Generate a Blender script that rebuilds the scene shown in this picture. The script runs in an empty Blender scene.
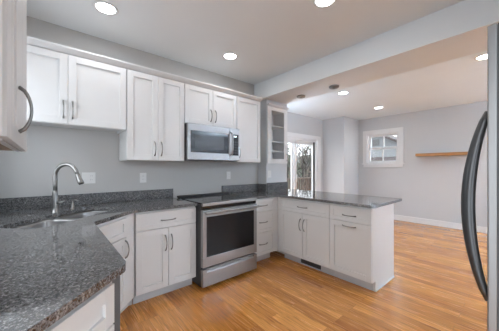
import bpy, bmesh, math, random
from mathutils import Vector, Matrix, geometry
random.seed(7)
C = bpy.context.scene.collection
PI = math.pi
R2 = math.sqrt(0.5)

# ------------------------------------------------------------------ camera
cam_d = bpy.data.cameras.new('camera')
cam = bpy.data.objects.new('camera', cam_d)
C.objects.link(cam)
bpy.context.scene.camera = cam
cam_d.sensor_width = 36.0
cam_d.lens = 36.0 * 237.0 / 499.0
cam_d.shift_y = 2.5 / 499.0
cam_d.clip_start = 0.02
cam_d.clip_end = 200
cam.location = (0, 0, 1.29)
cam.rotation_euler = (PI / 2, 0, math.radians(49.6 - 90))

# ------------------------------------------------------------------ world, exposure
W = bpy.data.worlds.new('overcast_sky')
bpy.context.scene.world = W
W.use_nodes = True
bg = W.node_tree.nodes['Background']
_nt = W.node_tree                                   # overcast: whiter to the north-west, bluer to the south-east
_tc = _nt.nodes.new('ShaderNodeTexCoord')
_dt = _nt.nodes.new('ShaderNodeVectorMath'); _dt.operation = 'DOT_PRODUCT'; _dt.inputs[1].default_value = (0.64, -0.77, 0.0)
_rp = _nt.nodes.new('ShaderNodeValToRGB')
_mr = _nt.nodes.new('ShaderNodeMapRange'); _mr.inputs['From Min'].default_value = -1; _mr.inputs['From Max'].default_value = 1
_rp.color_ramp.elements[0].position = 0.35; _rp.color_ramp.elements[0].color = (0.92, 0.96, 1.0, 1)
_rp.color_ramp.elements[1].position = 0.75; _rp.color_ramp.elements[1].color = (0.86, 0.955, 1.04, 1)
_nt.links.new(_tc.outputs['Generated'], _dt.inputs[0]); _nt.links.new(_dt.outputs['Value'], _mr.inputs[0])
_nt.links.new(_mr.outputs[0], _rp.inputs[0]); _nt.links.new(_rp.outputs[0], bg.inputs[0])
bg.inputs[1].default_value = 2.1
vs = bpy.context.scene.view_settings
vs.view_transform = 'Standard'
vs.look = 'None'
vs.exposure = 1.12
vs.gamma = 1.0
LAMP_KITCHEN = 1.5
LAMP_DINING = 1.0
ADDED_UPLIGHT = 125.0  # power of the unseen uplight added to fill the dining room
ADDED_NOOK_UPLIGHT = 6.5  # power of the added uplight hidden behind the pier
LAMP_COLOR = (0.97, 0.98, 1.0)

# ------------------------------------------------------------------ materials
def nodes_of(name):
    m = bpy.data.materials.new(name)
    m.use_nodes = True
    nt = m.node_tree
    return m, nt, nt.nodes['Principled BSDF']

def N(nt, kind, **kw):
    n = nt.nodes.new(kind)
    for k, v in kw.items():
        setattr(n, k, v)
    return n

def simple(name, col, rough=0.5, metal=0.0, var=0.03, scale=6.0, bump=0.0, coat=0.0, spec=0.5):
    """plain paint / metal with a faint procedural mottling"""
    m, nt, p = nodes_of(name)
    tc = N(nt, 'ShaderNodeTexCoord')
    nz = N(nt, 'ShaderNodeTexNoise')
    nz.inputs['Scale'].default_value = scale
    nz.inputs['Detail'].default_value = 3
    nt.links.new(tc.outputs['Object'], nz.inputs['Vector'])
    r = N(nt, 'ShaderNodeValToRGB')
    lo = [max(0, c * (1 - var)) for c in col]
    hi = [min(1, c * (1 + var)) for c in col]
    r.color_ramp.elements[0].color = (*lo, 1)
    r.color_ramp.elements[0].position = 0.3
    r.color_ramp.elements[1].color = (*hi, 1)
    r.color_ramp.elements[1].position = 0.7
    nt.links.new(nz.outputs['Fac'], r.inputs[0])
    nt.links.new(r.outputs[0], p.inputs['Base Color'])
    p.inputs['Roughness'].default_value = rough
    p.inputs['Metallic'].default_value = metal
    p.inputs['Coat Weight'].default_value = coat
    p.inputs['Specular IOR Level'].default_value = spec
    if bump:
        b = N(nt, 'ShaderNodeBump')
        b.inputs['Strength'].default_value = bump
        b.inputs['Distance'].default_value = 0.002
        n2 = N(nt, 'ShaderNodeTexNoise')
        n2.inputs['Scale'].default_value = scale * 30
        nt.links.new(tc.outputs['Object'], n2.inputs['Vector'])
        nt.links.new(n2.outputs['Fac'], b.inputs['Height'])
        nt.links.new(b.outputs[0], p.inputs['Normal'])
    return m

def brushed(name, col, rough=0.3, axis=0, metal=1.0):
    m, nt, p = nodes_of(name)
    tc = N(nt, 'ShaderNodeTexCoord')
    mp = N(nt, 'ShaderNodeMapping')
    sc = [220.0, 220.0, 220.0]
    sc[axis] = 2.0
    mp.inputs['Scale'].default_value = sc
    nz = N(nt, 'ShaderNodeTexNoise')
    nz.inputs['Scale'].default_value = 1.0
    nt.links.new(tc.outputs['Object'], mp.inputs['Vector'])
    nt.links.new(mp.outputs[0], nz.inputs['Vector'])
    r = N(nt, 'ShaderNodeMapRange')
    r.inputs['To Min'].default_value = rough - 0.06
    r.inputs['To Max'].default_value = rough + 0.08
    nt.links.new(nz.outputs['Fac'], r.inputs[0])
    nt.links.new(r.outputs[0], p.inputs['Roughness'])
    p.inputs['Base Color'].default_value = (*col, 1)
    p.inputs['Metallic'].default_value = metal
    return m

def granite(name='speckled_granite', rough=0.06, ior=2.1, tone=1.0):
    m, nt, p = nodes_of(name)
    tc = N(nt, 'ShaderNodeTexCoord')
    L = nt.links.new
    warp = N(nt, 'ShaderNodeTexNoise'); warp.inputs['Scale'].default_value = 40
    L(tc.outputs['Object'], warp.inputs['Vector'])
    add = N(nt, 'ShaderNodeMixRGB', blend_type='ADD'); add.inputs[0].default_value = 0.02
    L(tc.outputs['Object'], add.inputs[1]); L(warp.outputs['Color'], add.inputs[2])
    n1 = N(nt, 'ShaderNodeTexNoise'); n1.inputs['Scale'].default_value = 115; n1.inputs['Detail'].default_value = 5; n1.inputs['Roughness'].default_value = 0.72
    L(add.outputs[0], n1.inputs['Vector'])
    r1 = N(nt, 'ShaderNodeValToRGB')
    e = r1.color_ramp.elements
    e[0].position = 0.38; e[0].color = (0.012, 0.012, 0.013, 1)
    e[1].position = 0.72; e[1].color = (0.60, 0.60, 0.61, 1)
    q = e.new(0.49); q.color = (0.17, 0.17, 0.172, 1)
    q = e.new(0.58); q.color = (0.34, 0.34, 0.345, 1)
    L(n1.outputs['Fac'], r1.inputs[0])
    v = N(nt, 'ShaderNodeTexVoronoi'); v.inputs['Scale'].default_value = 170
    L(add.outputs[0], v.inputs['Vector'])
    r2 = N(nt, 'ShaderNodeValToRGB')
    e = r2.color_ramp.elements
    e[0].position = 0.10; e[0].color = (0, 0, 0, 1)
    e[1].position = 0.9; e[1].color = (1, 1, 1, 1)
    sep = N(nt, 'ShaderNodeSeparateColor')
    L(v.outputs['Color'], sep.inputs[0]); L(sep.outputs[0], r2.inputs[0])
    mx = N(nt, 'ShaderNodeMixRGB', blend_type='MULTIPLY'); mx.inputs[0].default_value = 0.5
    L(r1.outputs[0], mx.inputs[1]); L(r2.outputs[0], mx.inputs[2])
    n3 = N(nt, 'ShaderNodeTexNoise'); n3.inputs['Scale'].default_value = 5
    L(tc.outputs['Object'], n3.inputs['Vector'])
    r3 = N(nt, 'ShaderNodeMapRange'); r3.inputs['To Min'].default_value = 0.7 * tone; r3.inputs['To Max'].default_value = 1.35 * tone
    L(n3.outputs['Fac'], r3.inputs[0])
    mm = N(nt, 'ShaderNodeMixRGB', blend_type='MULTIPLY'); mm.inputs[0].default_value = 1
    L(mx.outputs[0], mm.inputs[1]); L(r3.outputs[0], mm.inputs[2])
    L(mm.outputs[0], p.inputs['Base Color'])
    p.inputs['Roughness'].default_value = rough
    p.inputs['IOR'].default_value = ior
    return m

def oak_floor():
    m, nt, p = nodes_of('oak_strip_floor')
    L = nt.links.new
    tc = N(nt, 'ShaderNodeTexCoord')
    mp = N(nt, 'ShaderNodeMapping'); mp.inputs['Rotation'].default_value = (0, 0, PI / 2)
    L(tc.outputs['Object'], mp.inputs['Vector'])
    br = N(nt, 'ShaderNodeTexBrick')
    br.offset = 0.37; br.offset_frequency = 3
    br.inputs['Scale'].default_value = 1.0
    br.inputs['Brick Width'].default_value = 1.05
    br.inputs['Row Height'].default_value = 0.082
    br.inputs['Mortar Size'].default_value = 0.0011
    br.inputs['Mortar Smooth'].default_value = 0.3
    br.inputs['Bias'].default_value = 0.0
    br.inputs['Color1'].default_value = (0, 0, 0, 1)
    br.inputs['Color2'].default_value = (1, 1, 1, 1)
    br.inputs['Mortar'].default_value = (0.5, 0.5, 0.5, 1)
    L(mp.outputs[0], br.inputs['Vector'])
    tone = N(nt, 'ShaderNodeValToRGB')
    e = tone.color_ramp.elements
    e[0].position = 0.0; e[0].color = (0.48, 0.178, 0.036, 1)
    e[1].position = 1.0; e[1].color = (0.80, 0.36, 0.086, 1)
    q = e.new(0.5); q.color = (0.66, 0.275, 0.060, 1)
    L(br.outputs['Color'], tone.inputs[0])
    # offset the grain per board
    sc = N(nt, 'ShaderNodeVectorMath', operation='SCALE'); sc.inputs['Scale'].default_value = 7.0
    L(br.outputs['Color'], sc.inputs[0])
    ad = N(nt, 'ShaderNodeVectorMath', operation='ADD')
    L(mp.outputs[0], ad.inputs[0]); L(sc.outputs[0], ad.inputs[1])
    m2 = N(nt, 'ShaderNodeMapping'); m2.inputs['Scale'].default_value = (4.0, 60.0, 1.0)
    L(ad.outputs[0], m2.inputs['Vector'])
    g = N(nt, 'ShaderNodeTexNoise'); g.inputs['Scale'].default_value = 1.0; g.inputs['Detail'].default_value = 6; g.inputs['Distortion'].default_value = 0.9
    L(m2.outputs[0], g.inputs['Vector'])
    gr = N(nt, 'ShaderNodeValToRGB')
    e = gr.color_ramp.elements
    e[0].position = 0.33; e[0].color = (0.52, 0.45, 0.40, 1)
    e[1].position = 0.62; e[1].color = (1.06, 1.06, 1.06, 1)
    q = e.new(0.46); q.color = (0.86, 0.83, 0.80, 1)
    L(g.outputs['Fac'], gr.inputs[0])
    mx = N(nt, 'ShaderNodeMixRGB', blend_type='MULTIPLY'); mx.inputs[0].default_value = 0.85
    L(tone.outputs[0], mx.inputs[1]); L(gr.outputs[0], mx.inputs[2])
    # thin dark joints
    jm = N(nt, 'ShaderNodeMixRGB', blend_type='MIX')
    fm = N(nt, 'ShaderNodeMath', operation='MULTIPLY'); fm.inputs[1].default_value = 0.6
    L(br.outputs['Fac'], fm.inputs[0]); L(fm.outputs[0], jm.inputs[0])
    L(mx.outputs[0], jm.inputs[1]); jm.inputs[2].default_value = (0.12, 0.05, 0.02, 1)
    L(jm.outputs[0], p.inputs['Base Color'])
    rr = N(nt, 'ShaderNodeMapRange'); rr.inputs['To Min'].default_value = 0.20; rr.inputs['To Max'].default_value = 0.32
    p.inputs['Coat Weight'].default_value = 0.5; p.inputs['Coat Roughness'].default_value = 0.22; p.inputs['Coat IOR'].default_value = 1.5
    L(g.outputs['Fac'], rr.inputs[0]); L(rr.outputs[0], p.inputs['Roughness'])
    b = N(nt, 'ShaderNodeBump'); b.inputs['Strength'].default_value = 0.15; b.inputs['Distance'].default_value = 0.001
    L(g.outputs['Fac'], b.inputs['Height']); L(b.outputs[0], p.inputs['Normal'])
    return m

def wood(name, dark, light, axis=1, rough=0.45):
    m, nt, p = nodes_of(name)
    L = nt.links.new
    tc = N(nt, 'ShaderNodeTexCoord')
    mp = N(nt, 'ShaderNodeMapping')
    s = [40.0, 40.0, 40.0]; s[axis] = 2.5
    mp.inputs['Scale'].default_value = s
    L(tc.outputs['Object'], mp.inputs['Vector'])
    g = N(nt, 'ShaderNodeTexNoise'); g.inputs['Scale'].default_value = 1.0; g.inputs['Detail'].default_value = 5; g.inputs['Distortion'].default_value = 1.0
    L(mp.outputs[0], g.inputs['Vector'])
    r = N(nt, 'ShaderNodeValToRGB')
    r.color_ramp.elements[0].position = 0.3; r.color_ramp.elements[0].color = (*dark, 1)
    r.color_ramp.elements[1].position = 0.68; r.color_ramp.elements[1].color = (*light, 1)
    L(g.outputs['Fac'], r.inputs[0]); L(r.outputs[0], p.inputs['Base Color'])
    p.inputs['Roughness'].default_value = rough
    return m

def thin_glass(name, refl=0.06, tint=(1, 1, 1)):
    m = bpy.data.materials.new(name); m.use_nodes = True
    nt = m.node_tree
    nt.nodes.clear()
    o = N(nt, 'ShaderNodeOutputMaterial')
    t = N(nt, 'ShaderNodeBsdfTransparent'); t.inputs[0].default_value = (*tint, 1)
    g = N(nt, 'ShaderNodeBsdfGlossy'); g.inputs['Roughness'].default_value = 0.02
    lw = N(nt, 'ShaderNodeLayerWeight'); lw.inputs['Blend'].default_value = 0.5
    pw = N(nt, 'ShaderNodeMath', operation='POWER'); pw.inputs[1].default_value = 5.0
    f = N(nt, 'ShaderNodeMath', operation='MULTIPLY_ADD'); f.inputs[1].default_value = 0.9; f.inputs[2].default_value = 0.03
    nt.links.new(lw.outputs['Facing'], pw.inputs[0]); nt.links.new(pw.outputs[0], f.inputs[0])
    mx = N(nt, 'ShaderNodeMixShader')
    nt.links.new(f.outputs[0], mx.inputs[0]); nt.links.new(t.outputs[0], mx.inputs[1]); nt.links.new(g.outputs[0], mx.inputs[2])
    nt.links.new(mx.outputs[0], o.inputs[0])
    return m

def glow(name, col, s):
    m, nt, p = nodes_of(name)
    p.inputs['Base Color'].default_value = (0.9, 0.9, 0.9, 1)
    p.inputs['Emission Color'].default_value = (*col, 1)
    p.inputs['Emission Strength'].default_value = s
    return m

M = dict(
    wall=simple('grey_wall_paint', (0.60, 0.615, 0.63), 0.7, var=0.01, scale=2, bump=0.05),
    wallk=simple('dimmed_grey_wall_paint', (0.50, 0.495, 0.485), 0.7, var=0.01, scale=2, bump=0.05),  # same grey paint, darkened to stand in for dimmer kitchen light
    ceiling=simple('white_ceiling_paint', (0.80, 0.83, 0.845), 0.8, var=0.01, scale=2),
    ceilingd=simple('bounce_tinted_ceiling_paint', (0.81, 0.885, 0.93), 0.8, var=0.01, scale=2),  # ceiling white with a cool tint offsetting the floor's warm bounce
    trim=simple('white_trim_paint', (0.80, 0.805, 0.81), 0.4, var=0.01),
    cab=simple('white_cabinet_paint', (0.73, 0.735, 0.735), 0.38, var=0.012, scale=4),
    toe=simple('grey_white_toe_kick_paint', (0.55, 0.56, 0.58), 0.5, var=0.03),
    under=wood('raw_cabinet_underside', (0.22, 0.15, 0.10), (0.42, 0.33, 0.25), 1, 0.6),
    granite=granite(),
    splash=granite('shaded_speckled_granite', 0.42, 1.45, 0.68),  # same granite, shade under the cabinets put into a darker colour, reflections dulled
    floor=oak_floor(),
    steel=brushed('brushed_stainless_steel', (0.36, 0.362, 0.366), 0.42, 0),
    steelv=brushed('fridge_stainless_steel', (0.33, 0.333, 0.336), 0.45, 2),
    sinksteel=brushed('satin_sink_steel', (0.36, 0.36, 0.36), 0.36, 0),
    nickel=simple('satin_nickel', (0.27, 0.265, 0.255), 0.30, 1.0, 0.02),
    chrome=simple('dull_steel', (0.30, 0.30, 0.295), 0.34, 1.0, 0.02),
    darkmetal=simple('dark_handle_metal', (0.085, 0.088, 0.092), 0.32, 0.7, 0.03),
    black=simple('black_enamel', (0.018, 0.018, 0.020), 0.35, 0, 0.05),
    rubber=simple('black_rubber', (0.02, 0.02, 0.02), 0.7, 0, 0.05),
    blackglass=simple('black_glass', (0.008, 0.008, 0.009), 0.06, 0, 0.02, spec=0.22),
    mesh=simple('dark_window_mesh', (0.045, 0.045, 0.047), 0.25, 0, 0.1, 60, spec=0.3),
    dgrey=simple('dark_grey_side_panel', (0.085, 0.087, 0.092), 0.45, 0.0, 0.05),
    plate=simple('white_plastic', (0.74, 0.74, 0.73), 0.4, 0, 0.01),
    slot=simple('outlet_slot', (0.08, 0.08, 0.08), 0.6),
    inside=simple('cabinet_interior', (0.80, 0.80, 0.81), 0.5, 0, 0.02),
    glass=thin_glass('clear_glass'),
    shelfwood=wood('honey_shelf_wood', (0.33, 0.15, 0.045), (0.58, 0.30, 0.12), 1, 0.45),
    deck=wood('cedar_deck_wood', (0.050, 0.028, 0.018), (0.105, 0.062, 0.040), 0, 0.7),
    bark=wood('grey_brown_bark', (0.022, 0.018, 0.015), (0.055, 0.046, 0.040), 2, 0.9),
    leaf=simple('evergreen_leaf', (0.022, 0.036, 0.016), 0.6, 0, 0.5, 9),
    leafb=simple('dry_brown_leaf', (0.065, 0.045, 0.030), 0.7, 0, 0.4, 9),
    ground=simple('leaf_litter_ground', (0.062, 0.050, 0.036), 0.9, 0, 0.5, 3),
    bounce_slab=simple('pale_light_bounce', (0.74, 0.76, 0.79), 0.9, 0, 0.05, 4),  # added ground slabs, pale to reflect sky light up to the ceilings
    siding=simple('pale_house_siding', (0.17, 0.18, 0.187), 0.7, 0, 0.04, 3),
    roof=simple('brown_roof_shingle', (0.060, 0.047, 0.045), 0.9, 0, 0.25, 12),
    bronze=simple('dark_nickel_cover', (0.30, 0.29, 0.28), 0.4, 0.8, 0.03),
    lens=glow('lit_lamp_lens', LAMP_COLOR, 9.0),
    clock=glow('lit_clock_display', (0.7, 0.9, 1.0), 1.2),
)

# ------------------------------------------------------------------ mesh helpers
class MB:
    def __init__(self):
        self.bm = bmesh.new()
    def box(self, x0, x1, y0, y1, z0, z1, mat=None):
        vs_ = [self.bm.verts.new(p) for p in ((x0, y0, z0), (x1, y0, z0), (x1, y1, z0), (x0, y1, z0),
                                              (x0, y0, z1), (x1, y0, z1), (x1, y1, z1), (x0, y1, z1))]
        if mat is not None:
            for v in vs_:
                v.co = mat @ v.co
        for f in ((0, 3, 2, 1), (4, 5, 6, 7), (0, 1, 5, 4), (1, 2, 6, 5), (2, 3, 7, 6), (3, 0, 4, 7)):
            self.bm.faces.new([vs_[i] for i in f])
        return self
    def prism(self, outer, z0, z1, holes=()):
        loops = [list(outer)] + [list(h) for h in holes]
        flat = [p for l in loops for p in l]
        tris = geometry.tessellate_polygon([[Vector((p[0], p[1], 0)) for p in l] for l in loops])
        lo = [self.bm.verts.new((p[0], p[1], z0)) for p in flat]
        hi = [self.bm.verts.new((p[0], p[1], z1)) for p in flat]
        for t in tris:
            a, b, c = (flat[i] for i in t)
            ccw = (b[0] - a[0]) * (c[1] - a[1]) - (b[1] - a[1]) * (c[0] - a[0]) > 0
            t = list(t) if ccw else list(t)[::-1]
            try:
                self.bm.faces.new([hi[i] for i in t])
                self.bm.faces.new([lo[i] for i in reversed(t)])
            except ValueError:
                pass
        k = 0
        for l in loops:
            n = len(l)
            for i in range(n):
                a, b = k + i, k + (i + 1) % n
                self.bm.faces.new((lo[a], lo[b], hi[b], hi[a]))
            k += n
        bmesh.ops.recalc_face_normals(self.bm, faces=self.bm.faces)
        return self
    def extrude_profile(self, prof, axis, a, b):
        """closed profile (pairs) swept along an axis: 'x' -> pairs are (y,z); 'y' -> pairs are (x,z)"""
        def P(p, t):
            return (t, p[0], p[1]) if axis == 'x' else (p[0], t, p[1])
        A = [self.bm.verts.new(P(p, a)) for p in prof]
        B = [self.bm.verts.new(P(p, b)) for p in prof]
        n = len(prof)
        self.bm.faces.new(A); self.bm.faces.new(B[::-1])
        for i in range(n):
            j = (i + 1) % n
            self.bm.faces.new((A[i], B[i], B[j], A[j]))
        bmesh.ops.recalc_face_normals(self.bm, faces=self.bm.faces)
        return self
    def tube(self, pts, rad, seg=12, caps=True, flat=1.0):
        pts = [Vector(p) for p in pts]
        if not isinstance(rad, (list, tuple)):
            rad = [rad] * len(pts)
        rings = []
        up = None
        for i, p in enumerate(pts):
            t = (pts[min(i + 1, len(pts) - 1)] - pts[max(i - 1, 0)]).normalized()
            if up is None:
                up = t.orthogonal().normalized()
            up = (up - t * up.dot(t)).normalized()
            s = t.cross(up)
            rings.append([self.bm.verts.new(p + (up * math.cos(2 * PI * k / seg) + s * math.sin(2 * PI * k / seg) * flat) * rad[i]) for k in range(seg)])
        for a, b in zip(rings, rings[1:]):
            for k in range(seg):
                f = self.bm.faces.new((a[k], a[(k + 1) % seg], b[(k + 1) % seg], b[k]))
                f.smooth = True
        if caps:
            self.bm.faces.new(rings[0][::-1]); self.bm.faces.new(rings[-1])
        return self
    def lathe(self, prof, c=(0, 0, 0), seg=24):
        """prof: (radius, z) pairs about the vertical through c"""
        rings = []
        for r, z in prof:
            if r < 1e-6:
                rings.append([self.bm.verts.new((c[0], c[1], c[2] + z))])
            else:
                rings.append([self.bm.verts.new((c[0] + r * math.cos(2 * PI * k / seg), c[1] + r * math.sin(2 * PI * k / seg), c[2] + z)) for k in range(seg)])
        for a, b in zip(rings, rings[1:]):
            for k in range(seg):
                j = (k + 1) % seg
                q = [a[k % len(a)], a[j % len(a)], b[j % len(b)], b[k % len(b)]]
                u = []
                for v in q:
                    if v not in u:
                        u.append(v)
                if len(u) >= 3:
                    f = self.bm.faces.new(u); f.smooth = True
        bmesh.ops.recalc_face_normals(self.bm, faces=self.bm.faces)
        return self
    def build(self, name, mat, parent=None, bevel=0.0, seg=2):
        me = bpy.data.meshes.new(name)
        self.bm.to_mesh(me); self.bm.free()
        me.materials.append(mat)
        o = bpy.data.objects.new(name, me)
        C.objects.link(o)
        if parent:
            o.parent = parent
        if bevel:
            b = o.modifiers.new('edge', 'BEVEL'); b.width = bevel; b.segments = seg
            b.limit_method = 'ANGLE'; b.angle_limit = math.radians(40)
        return o

def thing(name, label, cat, loc=(0, 0, 0), rz=0.0, group=None):
    o = bpy.data.objects.new(name, None)
    o.empty_display_size = 0.1
    C.objects.link(o)
    o.location = loc; o.rotation_euler = (0, 0, rz)
    return tag(o, label, cat, group)

def tag(o, label, cat, group=None):
    o['label'] = label; o['category'] = cat
    if group:
        o['group'] = group
    return o

def struct(o, label=None):
    o['kind'] = 'structure'
    if label:
        o['label'] = label
    return o

def bx(name, mat, x0, x1, y0, y1, z0, z1, parent=None, bevel=0.0):
    return MB().box(x0, x1, y0, y1, z0, z1).build(name, mat, parent, bevel)

def rrect(x0, x1, y0, y1, r, n=6):
    out = []
    for cx, cy, a in ((x1 - r, y1 - r, 0), (x0 + r, y1 - r, PI / 2), (x0 + r, y0 + r, PI), (x1 - r, y0 + r, 1.5 * PI)):
        for k in range(n + 1):
            t = a + k * PI / 2 / n
            out.append((cx + r * math.cos(t), cy + r * math.sin(t)))
    return out

# ------------------------------------------------------------------ the room
ZK, ZD, ZB = 2.67, 2.62, 2.405           # kitchen ceiling, dining ceiling, beam underside
XW, YN, YS = -0.405, 2.945, -0.80        # west wall, north (range) wall, south wall of the kitchen
XE, YD, YL = 6.60, 3.68, -3.6            # east wall, sliding door wall, south end of the dining room
PX0, PX1, PY = 2.70, 3.20, 2.746         # pier under the beam

struct(bx('floor', M['floor'], XW - 0.15, XE + 0.15, YL - 0.15, YD + 0.15, -0.12, 0), 'orange oak strip floor running towards the range wall')
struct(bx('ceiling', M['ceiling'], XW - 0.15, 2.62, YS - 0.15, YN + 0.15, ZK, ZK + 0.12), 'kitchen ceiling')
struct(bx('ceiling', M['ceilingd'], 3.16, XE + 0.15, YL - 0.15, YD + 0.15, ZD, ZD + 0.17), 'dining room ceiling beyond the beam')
struct(bx('ceiling_beam', M['ceiling'], 2.61, 3.17, YL, YD, ZB, ZD + 0.17), 'boxed beam between kitchen and dining room')
KY0, KY1, KZ0, KZ1 = 1.66, 2.60, 1.12, 2.20      # unseen window added over the corner sink for light from the west
w = MB()
w.box(XW - 0.12, XW, YS, -0.70, 0, ZK); w.box(XW - 0.12, XW, 0.28, KY0, 0, ZK); w.box(XW - 0.12, XW, -0.70, 0.28, 2.1, ZK); w.box(XW - 0.12, XW, KY1, YN + 0.12, 0, ZK); w.box(XW - 0.12, XW, KY0, KY1, 0, KZ0); w.box(XW - 0.12, XW, KY0, KY1, KZ1, ZK)
struct(w.build('wall_west', M['wall']))
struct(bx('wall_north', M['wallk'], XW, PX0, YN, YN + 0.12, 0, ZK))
w = MB()    # behind the camera: an opening added to let daylight in
w.box(XW, 0.35, YS - 0.12, YS, 0, ZK); w.box(1.05, 2.75, YS - 0.12, YS, 0, ZK); w.box(0.35, 1.05, YS - 0.12, YS, 2.25, ZK)
struct(w.build('wall_south', M['wall']))
struct(bx('wall_partition', M['wall'], 2.63, 2.75, YL, YS - 0.12, 0, ZB))
# pier with a niche for the glass-door cabinet
NX0, NX1, NZ0, NZ1 = 2.722, 3.178, 1.385, 2.275
pier = MB()
pier.box(PX0, PX1, PY, YD, 0, NZ0)
pier.box(PX0, PX1, PY, YD, NZ1, ZB)
pier.box(PX0, NX0, PY, YD, NZ0, NZ1)
pier.box(NX1, PX1, PY, YD, NZ0, NZ1)
pier.box(NX0, NX1, 3.06, YD, NZ0, NZ1)
struct(pier.build('wall_pier', M['wall']), 'wall end carrying the beam, beside the sliding door')
# sliding-door wall
SX0, SX1, SZ = 3.66, 5.50, 2.03
w = MB()
w.box(PX1, SX0, YD, YD + 0.14, 0, ZD); w.box(SX1, XE, YD, YD + 0.14, 0, ZD); w.box(SX0, SX1, YD, YD + 0.14, SZ, ZD)
struct(w.build('wall_dining', M['wall']), 'dining room wall with the sliding glass door')
CX, CY = 5.79, 3.06
struct(bx('wall_closet', M['wall'], CX, XE, CY, YD, 0, ZD), 'boxed out corner between sliding door and small window')
WY0, WY1, WZ0, WZ1 = 2.06, 2.84, 1.415, 2.19
w = MB()
w.box(XE, XE + 0.14, YL, WY0, 0, ZD); w.box(XE, XE + 0.14, WY1, YD + 0.14, 0, ZD)
w.box(XE, XE + 0.14, WY0, WY1, 0, WZ0); w.box(XE, XE + 0.14, WY0, WY1, WZ1, ZD)
struct(w.build('wall_east', M['wall']))
# south end of the dining room, outside the frame
w = MB()
w.box(2.63, XE + 0.14, YL - 0.14, YL, 0, ZD)
struct(w.build('wall_south', M['wall']))
# baseboards
def baseboard(name, x0, x1, y0, y1):
    m = MB()
    m.box(x0, x1, y0, y1, 0, 0.125)
    return struct(m.build(name, M['trim'], None, 0.004))
baseboard('baseboard_east', XE - 0.016, XE, YL, CY - 0.016)
baseboard('baseboard_closet', CX - 0.016, CX, CY - 0.016, YD - 0.03)
baseboard('baseboard_corner', CX, XE - 0.016, CY - 0.016, CY)
baseboard('baseboard_dining', PX1, SX0 - 0.14, YD - 0.016, YD)

# small window in the east wall
win = bpy.data.objects.new('window_1', None); C.objects.link(win); win.location = (XE, 0, 0)
struct(win, 'small white double hung window in the far wall')
T = MB()
T.box(-0.022, 0, WY0 - 0.095, WY0, WZ0 - 0.005, WZ1 + 0.10); T.box(-0.022, 0, WY1, WY1 + 0.095, WZ0 - 0.005, WZ1 + 0.10)
T.box(-0.022, 0, WY0, WY1, WZ1, WZ1 + 0.10)
T.box(-0.018, 0, WY0 - 0.08, WY1 + 0.08, WZ0 - 0.105, WZ0 - 0.03)
T.build('casing', M['trim'], win, 0.003)
bx('sill', M['trim'], -0.05, 0.10, WY0 - 0.115, WY1 + 0.115, WZ0 - 0.03, WZ0 - 0.004, win, 0.004)
J = MB()
J.box(0.0, 0.14, WY0, WY0 + 0.025, WZ0, WZ1); J.box(0.0, 0.14, WY1 - 0.025, WY1, WZ0, WZ1); J.box(0.0, 0.14, WY0 + 0.025, WY1 - 0.025, WZ1 - 0.025, WZ1)
J.build('jamb', M['trim'], win)
mid = (WZ0 + WZ1) / 2
for nm, z0, z1, x in (('lower_sash', WZ0, mid + 0.02, 0.045), ('upper_sash', mid - 0.02, WZ1 - 0.025, 0.09)):
    s = MB(); a, b = WY0 + 0.03, WY1 - 0.03
    s.box(x, x + 0.035, a, a + 0.05, z0, z1); s.box(x, x + 0.035, b - 0.05, b, z0, z1)
    s.box(x, x + 0.035, a + 0.05, b - 0.05, z0, z0 + 0.06); s.box(x, x + 0.035, a + 0.05, b - 0.05, z1 - 0.045, z1)
    s.box(x + 0.006, x + 0.03, (a + b) / 2 - 0.011, (a + b) / 2 + 0.011, z0 + 0.06, z1 - 0.045)
    so = s.build(nm, M['trim'], win)
    bx('glass', M['glass'], x + 0.016, x + 0.020, a + 0.05, b - 0.05, z0 + 0.06, z1 - 0.045, so)
L_ = MB(); L_.box(0.03, 0.045, 2.42, 2.48, mid + 0.0, mid + 0.018)
L_.build('sash_lock', M['nickel'], win)

wp = bpy.data.objects.new('added_door_2', None); C.objects.link(wp); wp.location = (XW, 0, 0); struct(wp)     # unseen side door, added to light the peninsula and fridge
s = MB()
s.box(-0.10, -0.05, -0.70, -0.65, 0, 2.1); s.box(-0.10, -0.05, 0.23, 0.28, 0, 2.1); s.box(-0.10, -0.05, -0.65, 0.23, 2.04, 2.1); s.box(-0.10, -0.05, -0.65, 0.23, 0.0, 0.10)
s.build('frame', M['trim'], wp)
wk = bpy.data.objects.new('added_window_2', None); C.objects.link(wk); wk.location = (XW, 0, 0); struct(wk)  # unseen window added to bring in light from the west
s = MB()
s.box(-0.09, -0.05, KY0, KY0 + 0.04, KZ0, KZ1); s.box(-0.09, -0.05, KY1 - 0.04, KY1, KZ0, KZ1); s.box(-0.09, -0.05, KY0 + 0.04, KY1 - 0.04, KZ0, KZ0 + 0.05)
s.box(-0.09, -0.05, KY0 + 0.04, KY1 - 0.04, KZ1 - 0.05, KZ1); s.box(-0.09, -0.05, KY0 + 0.04, KY1 - 0.04, 1.56, 1.60)
s.build('sash', M['trim'], wk)

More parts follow.
